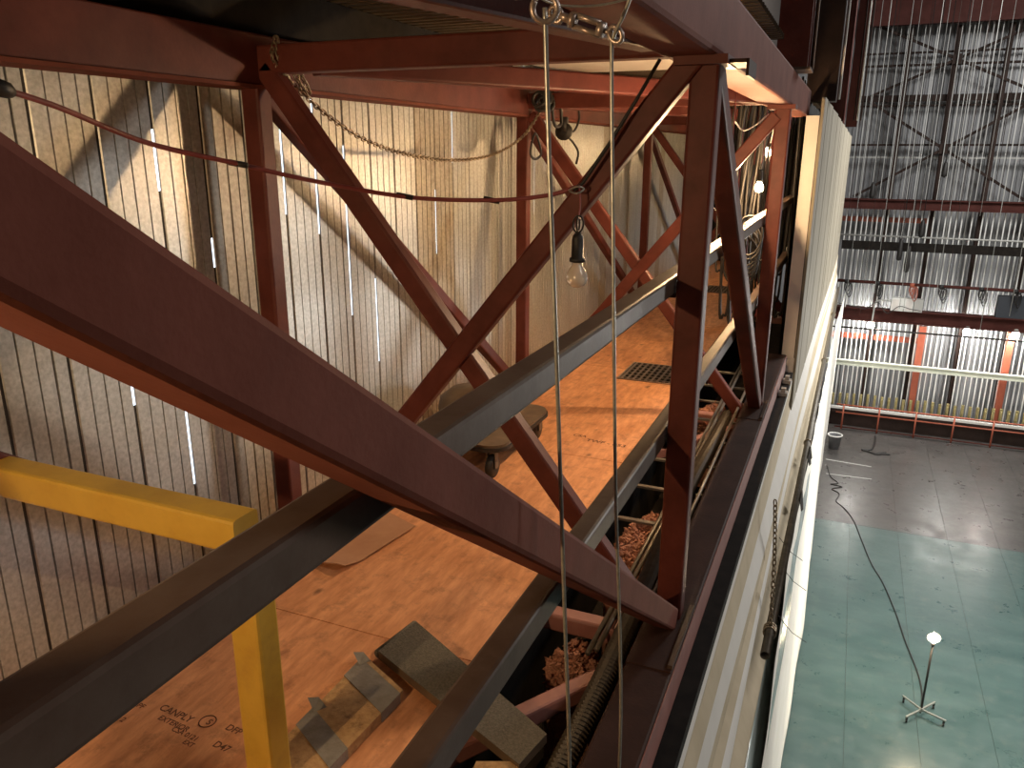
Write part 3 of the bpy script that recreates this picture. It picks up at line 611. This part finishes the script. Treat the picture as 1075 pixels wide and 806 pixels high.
# ================================================================== cream panel wall beyond the truss end
pw = thing('panel_wall', (-.4, 12, -3.6), 'cream vertical panel wall continuing past the end of the catwalk truss', 'panel wall')
obj('end_board', box(-.505, -.385, 8.44, 8.465, -2.06, .33), WHITE, pw); obj('end_board', box(-.448, -.375, 8.45, 8.475, -2.30, -2.06), WHITE, pw)
obj('corner_post', box(-.379, -.352, 8.45, 8.52, -3.3, .48), PANELW, pw); obj('corner_gap', box(-.386, -.379, 8.46, 8.52, -3.3, .45), JOINT, pw)
yq = 8.53; k = 0
while yq < 22:
    wd = (.55, 1.25, 1.5, 1.1)[k % 4]*(1+.05*(yq-8.5)); x = -.352+.011*(yq-8.5); x2 = -.352+.011*(yq+wd-8.5); zt = .50-.012*(yq-8.5); gp_ = .085+.012*(yq-8.5)
    P = [(yq, x-.03), (yq+.012, x), (yq+wd-gp_, x2), (yq+wd-gp_+.012, x2-.03)]
    V = [Vector((b, a, z)) for z in (-3.45, zt) for a, b in P]
    Fq = [(0, 1, 5, 4), (1, 2, 6, 5), (2, 3, 7, 6), (3, 0, 4, 7), (4, 5, 6, 7), (0, 3, 2, 1)]
    obj('panel', (V, Fq), PANELW, pw); obj('joint_strip', box(x2-.05, x2-.030, yq+wd-gp_-.03, yq+wd+.03, -3.45, zt-.01), JOINT, pw); yq += wd; k += 1
# ================================================================== cream drape swagged under the ledger
FOLD_LIGHT = [(0, .05, 1), (.05, .27, 0), (.27, .36, 1), (.36, .43, 0), (.43, .455, 1), (.455, .60, 0), (.60, .69, 1), (.69, .80, 0), (.80, .83, 1), (.83, 1.01, 0)]  # light on the folds painted in: white where lit, cream where shaded
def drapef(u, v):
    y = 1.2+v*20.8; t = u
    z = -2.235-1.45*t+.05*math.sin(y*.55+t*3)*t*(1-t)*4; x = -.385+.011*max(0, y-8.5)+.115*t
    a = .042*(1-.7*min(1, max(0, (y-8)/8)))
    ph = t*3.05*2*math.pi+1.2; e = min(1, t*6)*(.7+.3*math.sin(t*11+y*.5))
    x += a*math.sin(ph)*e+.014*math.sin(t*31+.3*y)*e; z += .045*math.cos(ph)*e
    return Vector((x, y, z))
dr = obj('swag_drape', grid(drapef, 100, 80), DRAPE, None, True); dr.data.materials.append(mat('drape_lit_folds', (0.70, 0.68, 0.64), (0.76, 0.74, 0.70), rough=0.8, scale=3))
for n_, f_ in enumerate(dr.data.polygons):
    t_ = (n_ % 100+.5)/100; f_.material_index = [m_ for a_, b_, m_ in FOLD_LIGHT if a_ <= t_ < b_][0]
solid(dr, .004); tag(dr, 'cream drape with long lengthwise folds, lit ones painted white, hanging under the black ledger', 'drape')
for k_, y_ in enumerate((7.45, 7.9)):
    tag(obj('ledge_clamp', join(box(-.44, -.36, y_, y_+.10, -2.195, -2.16), box(-.42, -.38, y_+.02, y_+.08, -2.16, -2.12)), GREY), ('nearer', 'farther')[k_]+' small pale clamp on the black ledger below the panel end', 'clamp', 'clamps on the ledger')
# batten pipe hung on chains
bp0, bp1 = onz(803, 688, -3.4), onz(873, 340, -3.4)
dirp = (bp1-bp0).normalized()
bp = thing('batten_pipe', bp0, 'long dark batten pipe hung along the drape, its open end nearest', 'pipe')
def pipe(p0, p1, R, r, n=16):
    V, F = [], []; t = (p1-p0).normalized(); s = Vector((0, 0, 1)); s = (s-t*s.dot(t)).normalized(); u = t.cross(s)
    for p, rr in ((p0, R), (p1, R), (p1, r), (p0, r)):
        V += [p+(s*math.cos(2*math.pi*k/n)+u*math.sin(2*math.pi*k/n))*rr for k in range(n)]
    for i in range(4):
        j = (i+1) % 4; F += [(i*n+k, i*n+(k+1) % n, j*n+(k+1) % n, j*n+k) for k in range(n)]
    return V, F
PIPEM = mat('dull_pipe', (0.10, 0.085, 0.065), (0.16, 0.14, 0.11), rough=0.45, metal=.3, scale=14)
obj('pipe', pipe(bp0, bp0+dirp*17, .034, .028), PIPEM, bp, True)
for s in (.30, 4.6, 8.9, 13.2):
    c = bp0+dirp*s
    for q in range(3 if s < 1 else 1): obj('chain_wrap', ring(c+dirp*.03*q, .042, .008, (1, 0, 0), (0, .3, 1), 14, 6), CHAIN, bp, True)
hc_ = thing('hanging_chain', bp0+dirp*.33, 'small link chain from which the batten pipe hangs', 'chain'); c = bp0+dirp*.33
chain(hc_, [c+Vector((0, 0, .03)), c+Vector((-.01, .04, .25)), c+Vector((-.03, .12, .55)), c+Vector((-.07, .2, .95))], .031, 1.3)
for s, a in ((2.75, .16), (4.0, .12), (4.15, .10)):
    c = bp0+dirp*s; V = [c+Vector((.036, 0, .03)), c+Vector((.045, .30, .02)), c+Vector((.075, .22, -a)), c+Vector((.06, .05, -a*.7))]
    t = obj('fabric_tab', (V, [(0, 1, 2, 3)]), BLACK); solid(t, .004); tag(t, 'small black fabric flap hanging off the batten pipe', 'fabric flap', 'flaps on the batten pipe')
# white cyclorama cloth reaching to the stage floor
def cycf(u, v):
    y = 2.6+v*27.4
    top = Vector((-.185+.115*max(0, (7.0-y)/4.4)+.0085*(y-5.3)+(.10*max(0, (y-22)/8)), y, -3.47-.055*(y-5.3)*.9-.62*max(0, (6.8-y)/4.2)))
    bx = -.045+.055*max(0, min(1, (y-9)/9))+.02*math.sin(y*1.3)+.03*math.sin(y*.45+.8)
    bot = Vector((bx, y, ZF+.004)); p = top.lerp(bot, u)
    p.x += .022*math.sin(y*1.9+u*1.5)*u+.004*math.sin(y*5.1+2)*(1-u)
    return p
cy = obj('cyclorama', grid(cycf, 26, 170), CYC, None, True); solid(cy, .003); tag(cy, 'bright white cloth wall hanging from the batten down to the stage floor', 'backdrop')
def plas(u, v):
    y = 2.2+v*9.0; t = u; x = -.285+.165*t+.008*math.sin(y*2.1); z = -3.66-.10*t-.42*t*t+.035*math.sin(t*13+y*.5)
    return Vector((x, y, z))
ps = obj('plastic_sheeting', grid(plas, 40, 40), PLASTIC, None, True); solid(ps, .002); tag(ps, 'glossy grey-blue plastic sheeting hanging below the open pipe end', 'sheeting')
for (a, b) in (((835, 652), (862, 664)), ((838, 600), (850, 612)), ((836, 570), (850, 571))):
    p = onz(a[0]-18, a[1]-6, -3.38); q = Vector((p.x+.22, p.y+.10, -3.62)); tag(obj('tie_wire', tube([p, p.lerp(q, .5)+Vector((0, 0, -.03)), q], .003, 5), RUBBER, None, True), 'thin dark tie wire sticking out from the batten pipe, '+{652: 'nearest the open end', 600: 'middle of three', 570: 'farthest of three'}[a[1]], 'wire', 'tie wires on the batten')

# ================================================================== stage floor things
gb = onz(966, 751, ZF)
gl = thing('ghost_light', gb, 'lit bare bulb on a thin black stand with cross-shaped caster base', 'lamp')
hub = obj('hub', lathe([(.03, .10), (.035, .11), (.035, .17), (.02, .18)], gb, 10), WIRE, gl, True)
FEET = [(948, 737), (984, 741), (988, 761), (951, 758)]
for (a, b) in FEET:
    e = onz(a, b, ZF); d = (e-gb).normalized(); e = gb+d*.42
    lg_ = obj('leg', hss(gb+Vector((0, 0, .135)), e+Vector((0, 0, .125)), .035, .03, side=(0, 0, 1), r=.005), WIRE, gl)
    obj('caster', join(lathe([(.012, -.014), (.036, -.014), (.036, .014), (.012, .014)], e+Vector((0, 0, .036))-d*.03, 10, 'x'), box(e.x-.018-d.x*.03, e.x+.018-d.x*.03, e.y-.012-d.y*.03, e.y+.012-d.y*.03, ZF+.05, ZF+.115)), RUBBER, lg_)
obj('pole', tube([gb+Vector((0, 0, .14)), gb+Vector((0, 0, 1.50))], .020, 8), RUBBER, gl, True)
obj('socket', lathe([(.02, 1.48), (.03, 1.50), (.03, 1.56), (.02, 1.57)], gb, 10), RUBBER, gl, True)
obj('bulb', lathe([(.02, 1.56), (.045, 1.60), (.06, 1.65), (.05, 1.70), (.02, 1.73), (.002, 1.735)], gb, 14), GHOST, gl, True)
cage = join(*[ring(gb+Vector((0, 0, 1.66)), .10, .004, (math.cos(a), math.sin(a), 0), (0, 0, 1), 16, 4, a0=-90, a1=90) for a in (0, 1.57, 3.14, 4.71)], ring(gb+Vector((0, 0, 1.66)), .10, .004, (1, 0, 0), (0, 1, 0), 18, 4))
obj('wire_guard', cage, WIRE, gl, True)
cpx = [(966, 748), (968, 728), (963, 705), (950, 672), (941, 645), (927, 612), (915, 592), (905, 568), (896, 546), (886, 533), (878, 526), (881, 518), (873, 513), (884, 511), (872, 508), (880, 507), (872, 500), (868, 488)]
tag(obj('stage_cable', tube(smooth_pts([onz(a, b, ZF+.014) for a, b in cpx], 6), .014, 6), RUBBER, None, True), 'thin black cable snaking over the stage floor to the lamp stand', 'cable')
bk = onz(873, 470, ZF)+Vector((.06, 0, 0))
bu = thing('bucket', bk, 'dark grey bucket on the stage floor beside the white cloth', 'bucket')
obj('body', lathe([(.17, 0), (.23, .46), (.245, .46), (.245, .50), (.22, .50), (.215, .44), (.16, .02), (.002, .02)], bk, 20), BUCKET, bu, True)
obj('rim', ring(bk+Vector((0, 0, .50)), .235, .02, (1, 0, 0), (0, 1, 0), 24, 6), FARWHITE, bu, True)
for a, b, lab in (((867, 482), (915, 490), 'thin pale line on the dark stage floor, the farther of two'), ((867, 497), (915, 503), 'thin pale line on the dark stage floor, the nearer of two')):
    p, q = onz(*a, ZF+.003), onz(*b, ZF+.003); tag(obj('floor_tape', plan_box(p, q, q+Vector((0, .03, 0)), p+Vector((0, .03, 0)), ZF+.001, ZF+.004), FARWHITE), lab, 'tape')
tag(obj('cable_pile', tube(smooth_pts([onz(a, b, ZF+.02) for a, b in ((919, 458), (918, 466), (914, 472), (905, 472), (912, 474), (922, 477), (930, 475), (920, 476), (934, 477))], 5), .035, 6), RUBBER, None, True), 'black cable heap on the stage floor before the far railing', 'cable')

# ================================================================== far rigging wall
YF = 31.5
wf = struct('wall_far', box(-3.2, 14, 32.6, 32.8, ZF, 6.4), FARSIDE, 'grey corrugated siding wall behind the rigging rails')
def sid(x0):
    P = []
    for k in range(4): P += [(k*.15, 0), (k*.15+.085, 0), (k*.15+.10, .05), (k*.15+.135, .05)]
    P.append((.6, 0)); n = len(P)
    V = [Vector((x0+a, 32.5+d, z)) for z in (ZF, 6.3) for a, d in P]
    return V, [(i, i+1, n+i+1, n+i) for i in range(n-1)]
sp0 = obj('siding_panel', sid(-1.2), FARSIDE, wf)
for k in range(1, 22): inst(sp0, (.6*k, 0, 0))
def far_box(name, x0, x1, y0, y1, z0, z1, m, lab, cat, group=None):
    return tag(obj(name, box(x0, x1, y0, y1, z0, z1), m), lab, cat, group)
def ibeam(name, x0, x1, y0, y1, z0, z1, m, lab, cat='beam', group='beams of the far wall', mtop=None):
    t = thing(name, ((x0+x1)/2, (y0+y1)/2, z0), lab, cat, group); ym = (y0+y1)/2; h = .04
    obj('web', box(x0, x1, ym-.02, ym+.02, z0+h, z1-h), m, t); obj('top_flange', box(x0, x1, y0, y1, z1-h, z1), mtop or m, t); obj('bottom_flange', box(x0, x1, y0, y1, z0, z0+h), m, t); return t
XA, XB = -.35, 11.0
ibeam('header_beam', XA, XB, 30.9, 31.2, 4.0, 4.85, FARSTEEL, 'deep dark red header beam at top of the far wall')
ibeam('gallery_beam', XA, XB, 31.0, 31.3, -1.93, -1.58, FARSTEEL, 'red gallery beam across the far wall, uppermost')
ibeam('gallery_beam', XA, XB, 30.6, 31.0, -5.84, -5.38, FARSTEEL, 'red gallery beam just above the far lamps')
ibeam('pale_beam', XA, XB, 30.95, 31.1, -7.62, -7.42, PALE, 'pale greenish white beam across the lower rigging rails')
far_box('red_girt', XA, 2.75, 31.75, 31.85, -6.75, -6.55, ORANGE, 'orange red girt behind the rails below the far lamps', 'girt')
far_box('red_girt', XA, 2.5, 31.75, 31.85, -2.42, -2.25, ORANGE, 'orange red girt behind the rails under the upper gallery beam', 'girt')
for z, h, lab in ((3.2, .06, 'topmost thin dark girt on the far wall'), (2.8, .07, 'second thin dark girt on the far wall'), (1.66, .22, 'thick dark red girt through the crossed bracing'), (1.50, .06, 'thin girt just beneath the thick dark red one'), (.20, .07, 'thin dark girt through the lower bracing crossing'), (-.22, .06, 'thin pale grey girt below the bracing crossing')):
    far_box('wall_girt', XA, XB, 31.86, 31.98, z, z+h, FARDARK if z != -.22 else GREY, lab, 'girt')
for x in (1.18, 2.62, 4.1, 5.55, 7.0, 8.45):
    i = int((x-1.1)/1.4)
    o = obj('wall_column', hss((x, 31.72, ZF), (x, 31.72, 4.0), .16, .2, r=.01), FARDARK); tag(o, ('first', 'second', 'third', 'fourth', 'fifth', 'sixth')[i]+' slim dark upright from the white cloth along the far wall', 'column', 'uprights of the far wall')
for x, lab in ((2.83, 'orange red column below the far lamps, nearer the white cloth'), (5.58, 'orange red column below the far lamps, toward right edge')):
    o = obj('red_column', hss((x, 31.3, ZF), (x, 31.3, -6.0), .22, .2, r=.01), ORANGE); tag(o, lab, 'column', 'orange columns under the gallery')
XX = [(-.02, 5.30)]
for x0, x1 in ((-.02, 5.30), (5.3, 10.6)):
    for z0, z1, lab in ((1.76, 4.15, 'upper'), (-1.55, 1.76, 'lower')):
        t = thing('wind_brace', ((x0+x1)/2, 31.6, z0), lab+' pair of crossed brace rods on the far wall'+(', beside the column' if x0 < 1 else ', right edge'), 'brace', 'crossed braces of the far wall')
        for a, b in ((z0, z1), (z1, z0)): obj('rod', hss((x0, 31.58, a), (x1, 31.58, b), .07, .09, side=(0, 1, 0), r=.01), FARDARK, t)
        obj('hub_plate', box((x0+x1)/2-.14, (x0+x1)/2+.14, 31.50, 31.53, (z0+z1)/2-.16, (z0+z1)/2+.16), FARDARK, t)
# counterweight guide rails
gr = thing('guide_rail_set', (4, 31.2, ZF), 'rows of slim white vertical guide rails in front of the siding', 'rigging rails')
rr = random.Random(9); src = up = None; x = -.15; k = 0
UPG = mat('upper_guide_rail', (0.46, 0.46, 0.44), (0.54, 0.54, 0.52), rough=0.5, scale=2)
while x < 9.5:
    if src is None:
        src = obj('guide_rail', join(box(x-.018, x+.018, 31.38, 31.40, ZF+.2, -1.62), box(x-.005, x+.005, 31.40, 31.44, ZF+.2, -1.62)), FARWHITE, gr); xs = x
        up = obj('guide_rail', join(box(x-.011, x+.011, 31.38, 31.40, -1.62, 5.5), box(x-.004, x+.004, 31.40, 31.43, -1.62, 5.5)), UPG, gr)
        dk = obj('guide_rail', box(x+.06, x+.075, 31.40, 31.42, -1.62, 5.5), FARDARK, gr)
    else:
        d_ = rr.uniform(-.06, .06); inst(src, (x-xs, d_, 0))
        if rr.random() < .72: inst(up, (x-xs+rr.uniform(-.03, .03), d_, 0))
        if rr.random() < .55: inst(dk, (x-xs, d_, 0))
    x += rr.choice((.155, .17, .185)) if rr.random() < .86 else .30
# lift lines hanging in front
src = None
for k in range(24):
    x = -.1+k*.29+rr.uniform(-.07, .07); y = rr.choice((29.5, 28.5, 26.0, 30.2)); z1 = rr.choice((-4.5, -3.2, -5.2, -2.0, .3))
    o = obj('lift_line', tube([Vector((x*y/31, y, z1)), Vector((x*y/31, y, 6.3))], .008, 5), GREY if k % 3 else FARDARK, None, True)
    tag(o, 'thin hanging lift line in front of the far rigging wall', 'lift line', 'lift lines')
# gallery: dark kick board, rails, boxes
far_box('kick_board', XA+.15, XB, 30.55, 30.6, -3.30, -3.00, BLACK, 'long black board across the far gallery', 'board')
for z, m, lab in ((-2.80, GREY, 'thin grey handrail above the black gallery board'), (-4.42, FARSTEEL, 'red pipe rail hung with coils across the far gallery'), (-6.10, RUBBER, 'thin dark pipe carrying the far lamps')):
    t = obj('gallery_pipe', tube([Vector((XA, 30.5, z)), Vector((XB, 30.5, z))], .055 if z == -4.42 else .03, 8), m, None, True); tag(t, lab, 'pipe')
for k, x in enumerate((.1, 1.1, 2.2, 3.1, 4.3, 5.3)):
    t = thing('gallery_coil', (x, 30.45, -4.9), 'dark cable coil hung on the red gallery pipe' if k != 2 else 'orange cable coil hung on the red gallery pipe', 'cable coil', 'coils on the far gallery pipe')
    obj('coil', join(*[ring(Vector((x+.05*j, 30.42, -4.58-.05*j)), .13+.04*j, .018, (.55, .3*j-.3, 0), (0, 0, 1), 14, 5, stretch=.45) for j in range(4)], box(x-.05, x+.09, 30.38, 30.46, -4.50, -4.36)), RUBBER if k != 2 else ORANGE, t, True)
eb = thing('electrical_box', (2.1, 30.5, -5.375), 'pale grey electrical cabinet standing on the lower gallery beam', 'cabinet')
obj('cabinet', box(1.65, 2.05, 30.5, 30.7, -5.375, -4.92), FARWHITE, eb); obj('cabinet', box(2.07, 2.35, 30.5, 30.7, -5.375, -4.92), FARWHITE, eb); obj('cabinet', box(2.37, 2.65, 30.5, 30.7, -5.375, -4.92), GREY, eb)
for q in (1.66, 2.10): obj('door_panel', box(q+.02, q+.22, 30.49, 30.5, -5.33, -4.97), WHITE, eb)
far_box('dark_cabinet', 4.9, 8.0, 30.62, 30.95, -5.375, -4.65, mat('dark_blue_grey', (.035, .04, .05), rough=.6), 'dark blue-grey housing on the gallery at right edge', 'housing')
tag(obj('bent_conduit', tube(smooth_pts([Vector((1.10, 30.45, -6.0)), Vector((1.12, 30.45, -5.4)), Vector((1.15, 30.45, -5.1)), Vector((1.35, 30.45, -5.02)), Vector((1.65, 30.48, -5.02))], 5), .03, 6), GREY, None, True), 'grey conduit bending from the far lamp to the electrical cabinet', 'conduit')
tag(obj('gallery_cable', tube(smooth_pts([Vector((-.2+.35*k, 30.4, -5.2-.16*(k % 2)+.12*math.sin(k*2.1))) for k in range(9)], 6), .013, 5), RUBBER, None, True), 'black cable sagging in swags along the far gallery', 'cable')
# lamps below the gallery
for k, px in enumerate(((914, 337), (1015, 344), (1066, 347))):
    p = ony(px[0], px[1]+5, 30.8)
    t = thing('gallery_lamp', p, ('round lamp below the far gallery, nearest the white cloth', 'bright lamp below the far gallery, middle of three', 'bright lamp below the far gallery at right edge')[k], 'lamp', 'lamps below the far gallery')
    obj('stem', tube([p+Vector((0, 0, .10)), Vector((p.x, p.y, p.z+.2)), Vector((p.x, 30.8, -5.82))], .015, 6), GREY, t, True); obj('housing', lathe([(.03, .22), (.06, .21), (.09, .15), (.09, .14)], p, 12), GREY, t, True)
    obj('bulb', lathe([(.05, .14), (.10, .08), (.115, .0), (.08, -.06), (.002, -.09)], p, 12), TUBE, t, True)
# hanging black weights
for k, (px, L) in enumerate((((916, 200), .55), ((945, 262), .75), ((953, 272), .9), ((992, 178), .5), ((968, 240), .6))):
    p = ony(*px, 29.8); t = thing('hanging_weight', p, ('slim black weight above the upper gallery beam', 'black weight below the gallery board, left of its pair', 'black weight below the gallery board, right of its pair', 'black weight hanging under the lower bracing crossing', 'black weight on the black gallery board')[k], 'weight', 'hanging weights before the far wall')
    obj('bag', lathe([(.02, L/2), (.06, L/2-.06), (.09, -L/4), (.08, -L/2+.04), (.02, -L/2)], p, 10), RUBBER, t, True); obj('line', tube([p+Vector((0, 0, L/2)), Vector((p.x, p.y, 6.2))], .012, 5), RUBBER, t, True)
# locking rail at the foot of the wall
lr = thing('locking_rail', (4, 30.9, ZF), 'pinkish pipe railing and rope locks at the foot of the far wall', 'railing')
for z in (-9.05, -9.35, -9.92): obj('rail_pipe', tube([Vector((.3, 30.6, z)), Vector((XB, 30.6, z))], .028, 6), ORANGE if z > -9.9 else FARSTEEL, lr, True)
obj('white_rail', box(XA, XB, 30.8, 30.86, -9.28, -9.18), FARWHITE, lr)
src = None
for k in range(9):
    x = .55+1.22*k
    if src is None: src = obj('stanchion', tube([Vector((x, 30.6, ZF)), Vector((x, 30.6, -9.02))], .03, 6), ORANGE, lr, True); xs = x
    else: inst(src, (x-xs, 0, 0))
src = None; x = -.1
while x < 9.5:
    if src is None: src = obj('rope_lock', join(box(x-.045, x+.045, 31.0, 31.12, -9.15, -8.72), box(x-.02, x+.02, 30.93, 31.0, -9.05, -8.80)), LOCK, lr); xs = x
    else: inst(src, (x-xs, 0, rr.uniform(-.04, .04)))
    x += .24
obj('weights', box(XA, XB, 31.1, 31.3, ZF, -9.35), FARDARK, lr)
